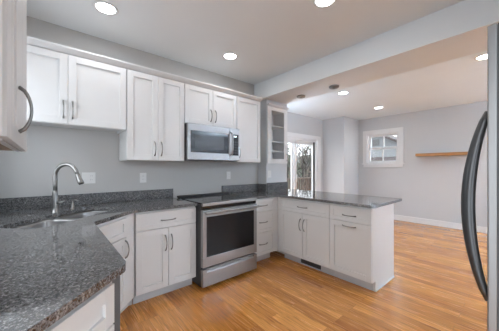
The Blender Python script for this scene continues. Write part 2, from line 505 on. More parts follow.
# sliding glass door
sd = bpy.data.objects.new('door_1', None); C.objects.link(sd); sd.location = (0, YD, 0)
struct(sd, 'white sliding glass door onto the deck')
T = MB()
T.box(SX0 - 0.11, SX0, -0.022, 0, 0, SZ + 0.11); T.box(SX1 + 0.01, SX1 + 0.16, -0.022, 0, 0, SZ + 0.11); T.box(SX0, SX1 + 0.01, -0.022, 0, SZ, SZ + 0.11)
T.build('casing', M['trim'], sd, 0.003)
F = MB()
F.box(SX0, SX0 + 0.04, 0, 0.12, 0, SZ); F.box(SX1 - 0.02, SX1 + 0.01, -0.005, 0.12, 0, SZ); F.box(SX0 + 0.04, SX1 - 0.02, 0, 0.12, SZ - 0.05, SZ); F.box(SX0 + 0.04, SX1 - 0.02, 0, 0.12, 0.0, 0.03)
F.build('frame', M['trim'], sd)
for nm, a, b, y in (('sliding_panel', SX0 + 0.04, 4.68, 0.02), ('fixed_panel', 4.55, SX1 - 0.06, 0.065)):
    s = MB(); sw = 0.085
    s.box(a, a + sw, y, y + 0.04, 0.03, SZ - 0.05); s.box(b - (sw if nm == 'sliding_panel' else 0.02), b, y, y + 0.04, 0.03, SZ - 0.05)
    s.box(a + sw, b - 0.02, y, y + 0.04, 0.03, 0.16); s.box(a + sw, b - 0.02, y, y + 0.04, SZ - 0.13, SZ - 0.05)
    so = s.build(nm, M['trim'], sd, 0.002)
    bx('glass', M['glass'], a + sw, b - 0.02, y + 0.018, y + 0.022, 0.16, SZ - 0.13, so)
    if nm == 'sliding_panel':
        MB().tube([(4.64, y - 0.0, 0.93), (4.64, y - 0.035, 0.95), (4.64, y - 0.035, 1.13), (4.64, y, 1.15)], 0.008).build('door_handle', M['plate'], so)
bx('screen_frame', M['black'], SX1 - 0.06, SX1 - 0.02, 0.05, 0.11, 0.03, SZ - 0.05, sd)
# ------------------------------------------------------------------ cabinet pieces
def shaker(x0, x1, z0, z1, rail=0.057, y=-0.02):
    m = MB()
    t = y + 0.019
    m.box(x0, x0 + rail, y, t, z0, z1); m.box(x1 - rail, x1, y, t, z0, z1)
    m.box(x0 + rail, x1 - rail, y, t, z0, z0 + rail); m.box(x0 + rail, x1 - rail, y, t, z1 - rail, z1)
    m.box(x0 + rail - 0.002, x1 - rail + 0.002, y + 0.0115, t - 0.001, z0 + rail - 0.002, z1 - rail + 0.002)
    return m

def pull(x, z, vertical, parent, L=0.150, y=-0.02):
    """bow-shaped satin nickel pull with flared feet"""
    pts, rad = [], []
    n = 14
    for k in range(n + 1):
        t = k / n
        s = (t - 0.5) * L
        out = 0.034 * (math.sin(PI * t) ** 0.55 if 0 < t < 1 else 0)
        pts.append((x, y - out - 0.001, z + s) if vertical else (x + s, y - out - 0.001, z))
        rad.append(0.0068 - 0.0022 * math.sin(PI * t))
    m = MB().tube(pts, rad, 10)
    return m.build('handle', M['nickel'], parent)

def door(parent, x0, x1, z0, z1, hx=None, hz=None, vertical=True, rail=0.057, name='door', label=None):
    d = shaker(x0, x1, z0, z1, rail).build(name, M['cab'], parent, 0.0012, 1)
    if hx is not None:
        pull(hx, hz, vertical, d)
    return d

G = 0.0015
def carcass_base(parent, w_, depth, sides=(0, 0), toe=True):
    m = MB()
    m.box(G, w_ - G, 0, depth, 0.105, 0.882)
    m.build('carcass', M['cab'], parent)
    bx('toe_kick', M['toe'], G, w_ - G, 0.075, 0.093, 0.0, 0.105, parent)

DW = (0.7045, 0.862)      # drawer front heights
DD = (0.116, 0.6975)      # door heights
YB = 2.345               # carcass front, north run
XP = 2.525               # carcass front, peninsula

# -- two-door base left of the range
t = thing('base_cabinet', 'white base cabinet with one drawer over two doors, left of the range', 'cabinet', (0.612, YB, 0), 0, 'white base cabinets')
wd = 0.610
carcass_base(t, wd, YN - YB - 0.004)
d = shaker(0.003, wd - 0.003, *DW, rail=0.042).build('drawer', M['cab'], t, 0.0012, 1); pull(wd / 2, 0.779, False, d)
door(t, 0.003, wd / 2 - 0.0022, *DD, hx=wd / 2 - 0.03, hz=0.55)
door(t, wd / 2 + 0.0022, wd - 0.003, *DD, hx=wd / 2 + 0.03, hz=0.55)

# -- three-drawer base right of the range
t = thing('drawer_cabinet', 'narrow white base cabinet with three drawers between range and peninsula', 'cabinet', (1.992, YB, 0), 0, 'white base cabinets')
wd = 0.460
carcass_base(t, wd, YN - YB - 0.004)
for z0, z1 in (DW, (0.419, 0.698), (0.116, 0.414)):
    d = shaker(0.003, wd - 0.003, z0, z1, rail=0.042).build('drawer', M['cab'], t, 0.0012, 1)
    pull(wd / 2, (z0 + z1) / 2 + 0.0, False, d)
bx('filler', M['cab'], wd + G, 0.530, -0.012, 0.005, 0.105, 0.882, t)

# -- peninsula, 30 inch, two doors and a drawer
t = thing('base_cabinet', 'white peninsula cabinet with wide drawer over two doors and dark grille in the toe kick', 'cabinet', (XP, 2.277, 0), -PI / 2, 'white base cabinets')
wd = 0.776
carcass_base(t, wd, 0.582)
m = MB(); m.box(-0.455, -G, 0.003, 0.17, 0.105, 0.882); m.box(-0.455, -G, 0.17, 0.582, 0.0, 0.882)
m.build('blind_corner', M['cab'], t)
bx('filler', M['cab'], -0.052, -0.003, -0.012, 0.002, 0.105, 0.882, t)
d = shaker(0.003, wd - 0.003, *DW, rail=0.042).build('drawer', M['cab'], t, 0.0012, 1); pull(wd / 2, 0.782, False, d)
door(t, 0.003, wd / 2 - 0.0022, *DD, hx=wd / 2 - 0.03, hz=0.552)
door(t, wd / 2 + 0.0022, wd - 0.003, *DD, hx=wd / 2 + 0.03, hz=0.552)
v = MB()
v.box(0.30, 0.60, 0.066, 0.0745, 0.022, 0.085)
vo = v.build('vent_grille', M['black'], t)
v = MB()
for k in range(16):
    v.box(0.308 + k * 0.018, 0.316 + k * 0.018, 0.063, 0.066, 0.03, 0.077)
v.build('louvers', M['dgrey'], vo)

# -- peninsula end, drawer over pull-out
t = thing('base_cabinet', 'white cabinet at the peninsula end with drawer above a pull-out front', 'cabinet', (XP, 1.501, 0), -PI / 2, 'white base cabinets')
wd = 0.470
carcass_base(t, wd - 0.02, 0.582)
d = shaker(0.003, wd - 0.003, *DW, rail=0.042).build('drawer', M['cab'], t, 0.0012, 1); pull(wd / 2, 0.772, False, d)
door(t, 0.003, wd - 0.003, *DD, hx=wd / 2, hz=0.655, vertical=False, name='pull_out_front')
m2 = MB()
m2.box(wd - 0.0195, wd, 0.0, 0.586, 0.105, 0.882); m2.box(wd - 0.0195, wd, 0.075, 0.586, 0.0, 0.105)
m2.build('side_panel', M['cab'], t)
bx('shoe_molding', M['trim'], wd, wd + 0.010, 0.075, 0.586, 0.0, 0.018, t, 0.003)
m = MB(); m.box(-1.0, wd, 0.5865, 0.600, 0.0, 0.882)
m.build('back_panel', M['cab'], t)

# -- corner sink cabinet with a diagonal front
t = thing('corner_cabinet', 'white diagonal corner cabinet under the sink, small drawer front over one door', 'cabinet', (0.201, 1.944, 0), PI / 4, 'white base cabinets')
Minv = Matrix.Rotation(-PI / 4, 2)
def loc2(x, y, o=(0.201, 1.944)):
    v_ = Minv @ Vector((x - o[0], y - o[1])); return (v_.x, v_.y)
FL = math.hypot(0.606 - 0.201, 2.349 - 1.944)
outer = [loc2(*p) for p in ((0.201, 1.944), (0.606, 2.349), (0.606, YN - 0.004), (XW + 0.004, YN - 0.004), (XW + 0.004, 1.66), (0.201, 1.66))]
m = MB().prism(outer, 0.105, 0.66)
m.box(0, FL, 0, 0.018, 0.66, 0.882)
m.build('carcass', M['cab'], t)
kick = [loc2(*p) for p in ((0.126, 1.975), (0.575, 2.424), (0.606, 2.424), (0.606, 2.445), (0.565, 2.445), (0.105, 1.985), (0.105, 1.66), (0.126, 1.66))]
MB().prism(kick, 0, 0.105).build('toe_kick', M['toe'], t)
d = shaker(0.045, 0.432, *DW, rail=0.042).build('false_drawer_front', M['cab'], t, 0.0012, 1)
door(t, 0.045, 0.432, *DD, hx=0.402, hz=0.60)
# side flank seen only from the window side
bx('filler', M['cab'], 0.440, FL, -0.003, 0.0, 0.105, 0.882, t)

# -- dishwasher in the left run, its grey edge shows past the angled cabinet
t = thing('dishwasher', 'dishwasher under the left counter, only its dark grey side edge showing', 'dishwasher', (0.196, 1.046, 0), PI / 2)
bx('tub', M['dgrey'], 0.0, 0.600, 0.0, 0.575, 0.02, 0.876, t)
dd = bx('door', M['steelv'], 0.002, 0.598, -0.022, -0.0005, 0.11, 0.872, t, 0.003)
bx('handle', M['black'], 0.10, 0.50, -0.0235, -0.022, 0.80, 0.84, dd)
bx('door_edge', M['dgrey'], -0.001, 0.002, -0.022, 0.0, 0.0, 0.876, t)
bx('toe_panel', M['black'], 0.01, 0.59, 0.05, 0.06, 0.0, 0.02, t)

# -- angled end cabinet of the left run
fx, fy = 0.203, 1.033
t = thing('end_cabinet', 'white angled end cabinet below the near granite counter, drawer front at top', 'cabinet', (fx - 0.59, fy - 0.59, 0), PI / 4, 'white base cabinets')
o_ = (fx - 0.59, fy - 0.59)
FL2 = 0.59 / R2
outer = [loc2(*p, o=o_) for p in ((o_[0] + 0.02, o_[1] + 0.02), (fx - 0.014, fy - 0.014), (fx - 0.014, 1.042), (XW + 0.006, 1.042), (XW + 0.006, fy - 0.59 + 0.02))]
outer = [(a, b + 0.02) if i < 2 else (a, b) for i, (a, b) in enumerate(outer)]
MB().prism(outer, 0.105, 0.882).build('carcass', M['cab'], t)
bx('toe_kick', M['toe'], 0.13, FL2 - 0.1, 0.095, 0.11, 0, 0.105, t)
e1 = FL2 - 0.012
d = shaker(0.04, e1, 0.700, 0.850, rail=0.05, y=0.0).build('drawer', M['cab'], t, 0.0012, 1); pull((0.04 + e1) / 2, 0.775, False, d, y=0.0)
mid_ = (0.04 + e1) / 2
for a, b, hx in ((0.04, mid_ - 0.0022, mid_ - 0.03), (mid_ + 0.0022, e1, mid_ + 0.03)):
    d = shaker(a, b, 0.116, 0.693, y=0.0).build('door', M['cab'], t, 0.0012, 1); pull(hx, 0.55, True, d, y=0.0)

# ------------------------------------------------------------------ counters
ZC0, ZC1 = 0.884, 0.914
SU0, SU1, SV0, SV1 = 1.35, 2.16, 1.40, 1.742     # sink cut-out in diagonal axes
def uv(u, v): return ((u - v) * R2, (u + v) * R2)
hole = [uv(*p) for p in rrect(SU0, SU1, SV0, SV1, 0.10)]
def rounded(pts, rads, n=5):
    out = []
    k = len(pts)
    for i in range(k):
        p = Vector(pts[i]); a = Vector(pts[i - 1]) - p; b = Vector(pts[(i + 1) % k]) - p; r = rads[i]
        if r == 0:
            out.append(tuple(p)); continue
        a = p + a.normalized() * r; b = p + b.normalized() * r
        for j in range(n + 1):
            s = j / n
            out.append(tuple(a * (1 - s) ** 2 + p * 2 * s * (1 - s) + b * s * s))
    return out
poly = rounded([(XW + 0.001, YN - 0.001), (XW + 0.001, 0.386), (0.24, 1.030), (0.243, 1.962), (0.583, 2.300), (1.222, 2.300), (1.222, YN - 0.001)],
               [0, 0, 0.03, 0.02, 0.05, 0.0, 0])
c1 = MB().prism(poly, ZC0, ZC1, [hole]).build('countertop', M['granite'], None, 0.004, 2)
tag(c1, 'grey speckled granite countertop with the sink, angled at its near end', 'countertop', 'granite countertops')
poly = rounded([(1.989, YN - 0.001), (1.989, 2.300), (2.480, 2.300), (2.480, 1.000), (3.330, 1.000), (3.330, PY - 0.001), (PX0 - 0.001, PY - 0.001), (PX0 - 0.001, YN - 0.001)],
               [0, 0, 0.02, 0.03, 0.03, 0, 0, 0])
c2 = MB().prism(poly, ZC0, ZC1).build('countertop', M['granite'], None, 0.004, 2)
tag(c2, 'glossy granite countertop covering the peninsula and the corner right of the range', 'countertop', 'granite countertops')
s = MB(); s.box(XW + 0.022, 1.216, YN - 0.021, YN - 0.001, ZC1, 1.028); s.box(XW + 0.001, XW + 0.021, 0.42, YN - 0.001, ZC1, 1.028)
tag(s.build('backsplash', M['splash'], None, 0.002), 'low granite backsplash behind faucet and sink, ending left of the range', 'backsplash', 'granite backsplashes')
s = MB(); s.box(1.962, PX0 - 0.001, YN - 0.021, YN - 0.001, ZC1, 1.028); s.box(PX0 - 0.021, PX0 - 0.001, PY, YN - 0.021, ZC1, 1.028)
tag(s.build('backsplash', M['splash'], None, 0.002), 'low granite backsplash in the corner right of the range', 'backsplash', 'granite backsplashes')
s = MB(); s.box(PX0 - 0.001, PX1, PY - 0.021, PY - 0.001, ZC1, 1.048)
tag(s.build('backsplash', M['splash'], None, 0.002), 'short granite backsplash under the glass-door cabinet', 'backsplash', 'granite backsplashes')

# ------------------------------------------------------------------ sink
sk = thing('sink', 'stainless double bowl undermount sink set diagonally in the corner counter', 'sink', (*uv((SU0 + SU1) / 2, (SV0 + SV1) / 2), ZC0), PI / 4)
hw, hh = (SU1 - SU0) / 2, (SV1 - SV0) / 2
UD = -0.02
def bowl(x0, x1, y0, y1, depth, r):
    m = MB()
    rings = []
    for ins, z, rr in ((0, -0.002, r), (0.004, -0.02, r), (0.014, -depth + 0.03, r), (0.03, -depth + 0.006, r * 0.8), (0.06, -depth, r * 0.6)):
        rings.append([m.bm.verts.new((a, b, z)) for a, b in rrect(x0 + ins, x1 - ins, y0 + ins, y1 - ins, rr)])
    for a, b in zip(rings, rings[1:]):
        n = len(a)
        for k in range(n):
            f = m.bm.faces.new((a[k], a[(k + 1) % n], b[(k + 1) % n], b[k])); f.smooth = True
    m.bm.faces.new(rings[-1])
    bmesh.ops.recalc_face_normals(m.bm, faces=m.bm.faces)
    for f in m.bm.faces:
        f.normal_flip()
    return m
B1 = (-hw - 0.004, 0.012, -hh - 0.004, hh + 0.004)
B2 = (0.042, hw + 0.004, -hh - 0.004, hh + 0.004)
for q, dp in ((B1, 0.20), (B2, 0.17)):
    bo = bowl(*q, dp, 0.085).build('bowl', M['sinksteel'], sk)
    so = bo.modifiers.new('thick', 'SOLIDIFY'); so.thickness = 0.0015; so.offset = -1
    cx, cy = (q[0] + q[1]) / 2, (q[2] + q[3]) / 2
    MB().lathe([(0.0, 0.003), (0.03, 0.002), (0.042, 0.004), (0.044, 0.0)], (cx, cy, -dp + 0.0005)).build('drain', M['chrome'], bo)
rim = MB().prism(rrect(-hw - 0.025, hw + 0.025, -hh - 0.025, hh + 0.025, 0.1), -0.003, -0.0008,
                 [rrect(*B1, 0.085), rrect(*B2, 0.085)])
rim.build('rim', M['sinksteel'], sk)

# ------------------------------------------------------------------ faucet and soap dispenser
fbx, fby = 0.047, 2.556
f = thing('faucet', 'tall gooseneck pull-down faucet in dull steel behind the sink', 'faucet', (fbx, fby, ZC1), -PI / 4)   # local +x runs out over the bowls
MB().lathe([(0.0, 0), (0.030, 0), (0.030, 0.006), (0.0235, 0.010), (0.0225, 0.05), (0.022, 0.13), (0.018, 0.17), (0.0165, 0.19), (0.0, 0.19)]).build('body', M['chrome'], f)
pts, rad = [(0, 0, 0.18)], [0.0160]
pts.append((0, 0, 0.24)); rad.append(0.0158)
RA = 0.099
for k in range(0, 17):
    a = PI - k * (PI * 0.93) / 16
    pts.append((RA + RA * math.cos(a), 0, 0.307 + RA * math.sin(a))); rad.append(0.0150)
MB().tube(pts, rad, 16).build('spout', M['chrome'], f)
e0 = Vector(pts[-1]); dirn = (Vector(pts[-1]) - Vector(pts[-2])).normalized(); dirn = (dirn + Vector((0.12, 0, 0))).normalized()
sp = MB().tube([e0, e0 + dirn * 0.012, e0 + dirn * 0.04, e0 + dirn * 0.075, e0 + dirn * 0.088], [0.0145, 0.016, 0.0175, 0.022, 0.0215], 16).build('spray_head', M['chrome'], f)
MB().tube([e0 + dirn * 0.0885, e0 + dirn * 0.092], 0.018, 16).build('nozzle', M['rubber'], sp)
MB().tube([e0 + dirn * 0.03 + Vector((-0.0185, 0, 0)), e0 + dirn * 0.06 + Vector((-0.022, 0, 0))], 0.005, 8).build('spray_button', M['rubber'], sp)
MB().tube([(0.018, 0.0, 0.085), (0.045, 0.0, 0.087), (0.085, -0.0, 0.105)], [0.011, 0.009, 0.0055], 10).build('lever', M['chrome'], f)
s = thing('soap_dispenser', 'small steel soap pump beside the faucet', 'soap dispenser', (0.177, 2.723, ZC1), -PI / 4)
MB().lathe([(0, 0), (0.022, 0), (0.022, 0.008), (0.012, 0.014), (0.011, 0.05), (0.006, 0.055), (0.006, 0.075), (0, 0.075)]).build('base', M['chrome'], s)
MB().tube([(-0.012, 0, 0.078), (0.02, 0, 0.082), (0.055, 0, 0.074)], [0.008, 0.007, 0.005], 10).build('nozzle', M['chrome'], s)

# ------------------------------------------------------------------ wall cabinets, north wall
YU = 2.615
UD_ = YN - YU - 0.003
def upper(name, label, x0, x1, z0, doors, handles, z1=2.287, group='white wall cabinets'):
    t_ = thing(name, label, 'cabinet', (x0, YU, 0), 0, group)
    w_ = x1 - x0
    m_ = MB(); m_.box(G, w_ - G, 0, UD_, z0 + 0.012, z1)
    m_.box(G, w_ - G, 0, 0.018, z0 - 0.003, z0 + 0.012); m_.box(G, G + 0.016, 0.018, UD_, z0 - 0.003, z0 + 0.012); m_.box(w_ - G - 0.016, w_ - G, 0.018, UD_, z0 - 0.003, z0 + 0.012)
    m_.build('carcass', M['cab'], t_)
    for (a, b), hx in zip(doors, handles):
        door(t_, a, b, z0 + 0.001, z1 - 0.008, hx=hx, hz=z0 + 0.125)
    return t_
w_ = 0.600 - XW - 0.0; x0 = XW + 0.002
xs = 0.134 - x0
upper('wall_cabinet', 'short white wall cabinet with two doors, hanging above the sink', x0, 0.600, 1.672,
      [(0.08, xs - 0.0015), (xs + 0.0015, 0.600 - x0 - 0.003)], [xs - 0.032, xs + 0.032])
upper('wall_cabinet', 'tall white two-door wall cabinet left of the microwave', 0.602, 1.216, 1.372, [(0.003, 0.3055), (0.3085, 0.611)], [0.272, 0.342])
upper('wall_cabinet', 'short white two-door wall cabinet directly above the microwave', 1.218, 1.980, 1.822, [(0.003, 0.3795), (0.3825, 0.759)], [0.347, 0.415])
upper('wall_cabinet', 'tall white single-door wall cabinet right of the microwave', 1.982, 2.425, 1.372, [(0.003, 0.440)], [0.034])
# crown molding along the tops
prof = [(YU + 0.05, 2.288), (YU - 0.006, 2.288), (YU - 0.012, 2.292), (YU - 0.022, 2.300), (YU - 0.040, 2.318), (YU - 0.046, 2.326), (YU - 0.046, 2.338), (YU + 0.05, 2.338)]
cm = MB().extrude_profile(prof, 'x', XW + 0.002, 2.45)
prof2 = [(2.4255, 2.288), (2.430, 2.292), (2.445, 2.318), (2.450, 2.326), (2.450, 2.338), (2.4255, 2.338)]
cm.extrude_profile(prof2, 'y', YU + 0.05, YN - 0.002)
tag(cm.build('crown_molding', M['cab']), 'white crown molding along the tops of the range wall cabinets', 'molding')

# -- left wall cabinet beside the camera, angled near end
XL = -0.0995
YK = 0.974
t = thing('wall_cabinet', 'white wall cabinet in the upper left corner with a bow handle at its lower edge', 'cabinet', (XL, YK, 0), PI / 2, 'white wall cabinets')
LW = 0.631
m = MB(); m.prism([(0.0, 0.0), (LW, 0.0), (LW, XL - XW - 0.003), (0.0, XL - XW - 0.003)], 1.378, 2.287)
m.build('carcass', M['cab'], t)
bx('bottom_panel', M['under'], 0.018, LW - 0.018, 0.018, XL - XW - 0.003, 1.372, 1.378, t)
bx('light_rail', M['cab'], 0.0, LW, 0.0, 0.017, 1.368, 1.378, t)
m = MB(); dx0, dx1, dz0, dz1, yy, tt = 0.008, 0.376, 1.371, 2.28, -0.020, -0.001
m.box(dx0, dx0 + 0.057, yy, tt, dz0, dz1); m.box(dx1 - 0.235, dx1, yy, tt, dz0, dz1)
m.box(dx0 + 0.057, dx1 - 0.235, yy, tt, dz0, dz0 + 0.057); m.box(dx0 + 0.057, dx1 - 0.235, yy, tt, dz1 - 0.057, dz1)
m.box(dx0 + 0.055, dx1 - 0.233, yy + 0.009, tt - 0.002, dz0 + 0.055, dz1 - 0.055)
d = m.build('door', M['cab'], t, 0.0015, 1)
pull(0.198, 1.498, True, d, L=0.160)
bx('fixed_panel', M['cab'], 0.384, LW, -0.020, -0.001, 1.371, 2.28, t, 0.0025)
t = thing('wall_cabinet', 'angled white end cabinet at the left edge of the photo', 'cabinet', (XL, YK - 0.003, 0), PI / 2, 'white wall cabinets')
dp = XL - XW - 0.003
m = MB(); m.prism([(-0.11, 0.0), (-0.002, 0.0), (-0.002, dp), (-0.11 - dp, dp)], 1.378, 2.287)
m.build('carcass', M['cab'], t)
m = MB(); m.prism([(-0.085, 0.02), (-0.006, 0.02), (-0.006, dp), (-0.085 - dp + 0.04, dp)], 1.371, 1.378)
m.build('bottom_panel', M['under'], t)
bx('stile', M['cab'], -0.100, -0.004, -0.020, -0.001, 1.371, 2.28, t, 0.0025)
dm = shaker(0.006, (dp - 0.02) / R2, 1.371, 2.28, rail=0.05)
Rm = Matrix.Translation((-0.104, -0.004, 0)) @ Matrix.Rotation(PI - PI / 4, 4, 'Z')
for v_ in dm.bm.verts:
    v_.co = Rm @ Vector((v_.co.x, -v_.co.y - 0.0, v_.co.z))
bmesh.ops.recalc_face_normals(dm.bm, faces=dm.bm.faces)
dm.build('door', M['cab'], t, 0.0012, 1)

# -- glass-door cabinet in the pier
t = thing('glass_cabinet', 'white wall cabinet with one glass door and three inner shelves, next to the sliding door', 'cabinet', (PX0 + 0.004, PY, 0), 0, 'white wall cabinets')
gw = 0.486
m = MB()
a0, a1, bk = NX0 - PX0 - 0.004 + 0.002, NX1 - PX0 - 0.004 - 0.002, 0.30
m.box(a0, a0 + 0.014, 0.002, bk, NZ0 + 0.002, NZ1 - 0.002); m.box(a1 - 0.014, a1, 0.002, bk, NZ0 + 0.002, NZ1 - 0.002)
m.box(a0, a1, bk - 0.01, bk, NZ0 + 0.002, NZ1 - 0.002); m.box(a0, a1, 0.002, bk, NZ0 + 0.002, NZ0 + 0.016); m.box(a0, a1, 0.002, bk, NZ1 - 0.016, NZ1 - 0.002)
m.build('carcass', M['inside'], t)
for z in (1.578, 1.735, 1.997):
    bx('shelf', M['cab'], a0 + 0.015, a1 - 0.015, 0.03, bk - 0.012, z - 0.009, z + 0.009, t)
fr = MB()
fz0, fz1 = 1.366, 2.297
fr.box(0.0, 0.094, -0.021, -0.002, fz0, fz1); fr.box(0.402, gw, -0.021, -0.002, fz0, fz1)
fr.box(0.094, 0.402, -0.021, -0.002, fz0, 1.442); fr.box(0.094, 0.402, -0.021, -0.002, 2.236, fz1)
dr = fr.build('door', M['cab'], t, 0.0015)
bx('glass', M['glass'], 0.092, 0.404, -0.013, -0.009, 1.44, 2.238, dr)
pull(0.462, 1.475, True, dr, L=0.12, y=-0.021)
prof = [(0.0, 2.298), (-0.021, 2.298), (-0.03, 2.305), (-0.046, 2.322), (-0.05, 2.335), (0.0, 2.335)]
MB().extrude_profile([(a - 0.0015, b) for a, b in prof], 'x', -0.003, gw + 0.006).build('crown', M['cab'], t)

# ------------------------------------------------------------------ microwave
t = thing('microwave', 'stainless over-the-range microwave with black glass front', 'microwave', (1.222, 2.530, 1.385))
wd, hh_ = 0.754, 0.430
bx('body', M['black'], 0.0, wd, 0.032, YN - 2.530 - 0.003, 0.0, hh_, t, 0.003)
fr = MB()
fr.box(0.0, 0.592, 0.0, 0.030, 0.345, 0.428); fr.box(0.0, 0.592, 0.0, 0.030, 0.004, 0.090); fr.box(0.0, 0.038, 0.0, 0.030, 0.090, 0.345); fr.box(0.575, 0.592, 0.0, 0.030, 0.090, 0.345)
dr = fr.build('door', M['steel'], t, 0.002)
bx('window', M['blackglass'], 0.038, 0.575, 0.003, 0.029, 0.090, 0.345, dr)
bx('window_mesh', M['mesh'], 0.090, 0.505, 0.0015, 0.003, 0.135, 0.300, dr)
MB().tube([(0.606, 0.0, 0.075), (0.606, -0.036, 0.09), (0.606, -0.044, 0.15), (0.606, -0.044, 0.30), (0.606, -0.036, 0.355), (0.606, 0.0, 0.37)], 0.0115, 12).build('handle', M['steel'], dr)
pn = bx('control_panel', M['steel'], 0.595, wd, 0.0, 0.030, 0.004, 0.428, t, 0.002)
kp = bx('keypad', M['blackglass'], 0.630, 0.735, -0.002, 0.0, 0.070, 0.350, pn)
bx('display', M['clock'], 0.660, 0.700, -0.003, -0.002, 0.315, 0.330, pn)
kb = MB()
for i in range(3):
    for j in range(5):
        kb.box(0.645 + i * 0.028, 0.665 + i * 0.028, -0.003, -0.002, 0.095 + j * 0.036, 0.115 + j * 0.036)
kb.build('key', M['mesh'], pn)
g = MB()
for i in range(12):
    g.box(0.08 + i * 0.05, 0.12 + i * 0.05, 0.06, 0.30, -0.004, 0.0)
g.build('underside_vent', M['dgrey'], t)

# ------------------------------------------------------------------ range
RX0, RX1 = 1.227, 1.984
t = thing('range', 'stainless slide-in electric range with black glass oven door', 'range', (RX0, 2.190, 0))
wd = RX1 - RX0
bk = 2.845 - 2.190
m = MB(); m.box(0.0, wd, 0.045, bk - 0.02, 0.035, 0.902); m.box(0.02, wd - 0.02, 0.09, bk - 0.05, 0.012, 0.035)
m.build('body', M['black'], t)
ct = MB(); ct.box(-0.0, wd, 0.03, bk - 0.025, 0.9025, 0.921)
ck = ct.build('cooktop', M['blackglass'], t, 0.002)
for cx, cy, r in ((0.20, 0.17, 0.10), (0.56, 0.17, 0.085), (0.20, 0.45, 0.075), (0.56, 0.45, 0.10)):
    MB().lathe([(r, 0.0), (r, 0.0008), (r + 0.004, 0.0008), (r + 0.004, 0.0)], (cx, cy, 0.921), 32).build('burner_ring', M['mesh'], ck)
bx('rear_vent_trim', M['black'], 0.0, wd, bk - 0.055, bk, 0.9215, 0.945, t, 0.004)
bx('front_trim', M['steel'], 0.0, wd, 0.0, 0.0295, 0.886, 0.918, t, 0.004)
bx('control_panel', M['blackglass'], 0.004, wd - 0.004, 0.012, 0.044, 0.852, 0.8855, t)
fr = MB(); dz0, dz1 = 0.243, 0.846
fr.box(0.0, wd, 0.0, 0.044, 0.772, dz1); fr.box(0.0, wd, 0.0, 0.044, dz0, 0.348); fr.box(0.0, 0.046, 0.0, 0.044, 0.348, 0.772); fr.box(wd - 0.046, wd, 0.0, 0.044, 0.348, 0.772)
dr = fr.build('oven_door', M['steel'], t, 0.003)
bx('window', M['blackglass'], 0.046, wd - 0.046, 0.003, 0.043, 0.348, 0.772, dr)
bar = MB()
bar.tube([(0.012, -0.044, 0.822), (wd - 0.012, -0.044, 0.822)], 0.015, 14)
bar.box(0.018, 0.046, -0.044, 0.0, 0.812, 0.832); bar.box(wd - 0.046, wd - 0.018, -0.044, 0.0, 0.812, 0.832)
bar.build('handle', M['steel'], dr)
dw = MB(); dw.box(0.0, wd, 0.0, 0.044, 0.040, 0.170); dw.box(0.0, wd, 0.018, 0.044, 0.170, 0.220)
do = dw.build('storage_drawer', M['steel'], t, 0.004)
lip = MB()
pr = [(0.0, 0.165), (0.0, 0.185), (0.006, 0.196), (0.017, 0.200), (0.017, 0.190), (0.010, 0.180), (0.010, 0.165)]
lip.extrude_profile(pr, 'x', 0.05, wd - 0.05)
lip.box(0.0, 0.05, 0.0, 0.018, 0.17, 0.220); lip.box(wd - 0.05, wd, 0.0, 0.018, 0.17, 0.220)
lip.build('drawer_lip', M['steel'], do)
for x in (0.06, wd - 0.06):
    for y in (0.12, bk - 0.1):
        MB().lathe([(0, 0), (0.018, 0), (0.018, 0.012), (0, 0.012)], (x, y, 0)).build('foot', M['rubber'], t)

# ------------------------------------------------------------------ refrigerator
fw, fd, fh = 0.905, 0.70, 1.775
t = thing('refrigerator', 'stainless refrigerator at the right edge with a dark bowed handle', 'refrigerator', (1.14, 0.09, 0))   # front at local y=0, body towards -y
bx('body', M['dgrey'], 0.004, fw - 0.004, -fd, -0.062, 0.03, fh - 0.02, t, 0.004)
bx('base_grille', M['black'], 0.02, fw - 0.02, -fd + 0.05, -0.08, 0.012, 0.03, t)
for x in (0.08, fw - 0.08):
    for y in (-0.62, -0.12):
        MB().lathe([(0, 0), (0.02, 0), (0.02, 0.012), (0, 0.012)], (x, y, 0), 12).build('foot', M['rubber'], t)
half = fw / 2
def fridge_handle(pts, parent):
    return MB().tube(pts, [0.012 + 0.009 * math.sin(PI * k / (len(pts) - 1)) for k in range(len(pts))], 16, flat=0.9).build('handle', M['darkmetal'], parent)
def bow(xf, za, zb, horizontal=False):
    n = 20
    out = []
    for k in range(n + 1):
        s = k / n
        o__ = 0.054 * math.sin(PI * s) ** 0.75 if 0 < s < 1 else 0.0
        out.append((xf, o__ - 0.002, za + (zb - za) * s) if not horizontal else (za + (zb - za) * s, o__ - 0.002, xf))
    return out
for nm, a, b, hx in (('door', 0.0, fw, 0.028),):
    m = MB(); m.box(a, b, -0.024, 0.0, 0.70, fh)
    dr = m.build(nm, M['steelv'], t, 0.004)
    bx('door_liner', M['dgrey'], a + 0.002, b - 0.002, -0.060, -0.0245, 0.702, fh - 0.002, dr)
    fridge_handle(bow(hx, 0.83, 1.485), dr)
m = MB(); m.box(0.0, fw, -0.024, 0.0, 0.06, 0.694)
dr = m.build('freezer_drawer', M['steelv'], t, 0.004)
bx('door_liner', M['dgrey'], 0.002, fw - 0.002, -0.060, -0.0245, 0.062, 0.692, dr)
bx('handle', M['darkmetal'], 0.10, fw - 0.10, 0.0, 0.004, 0.655, 0.685, dr)

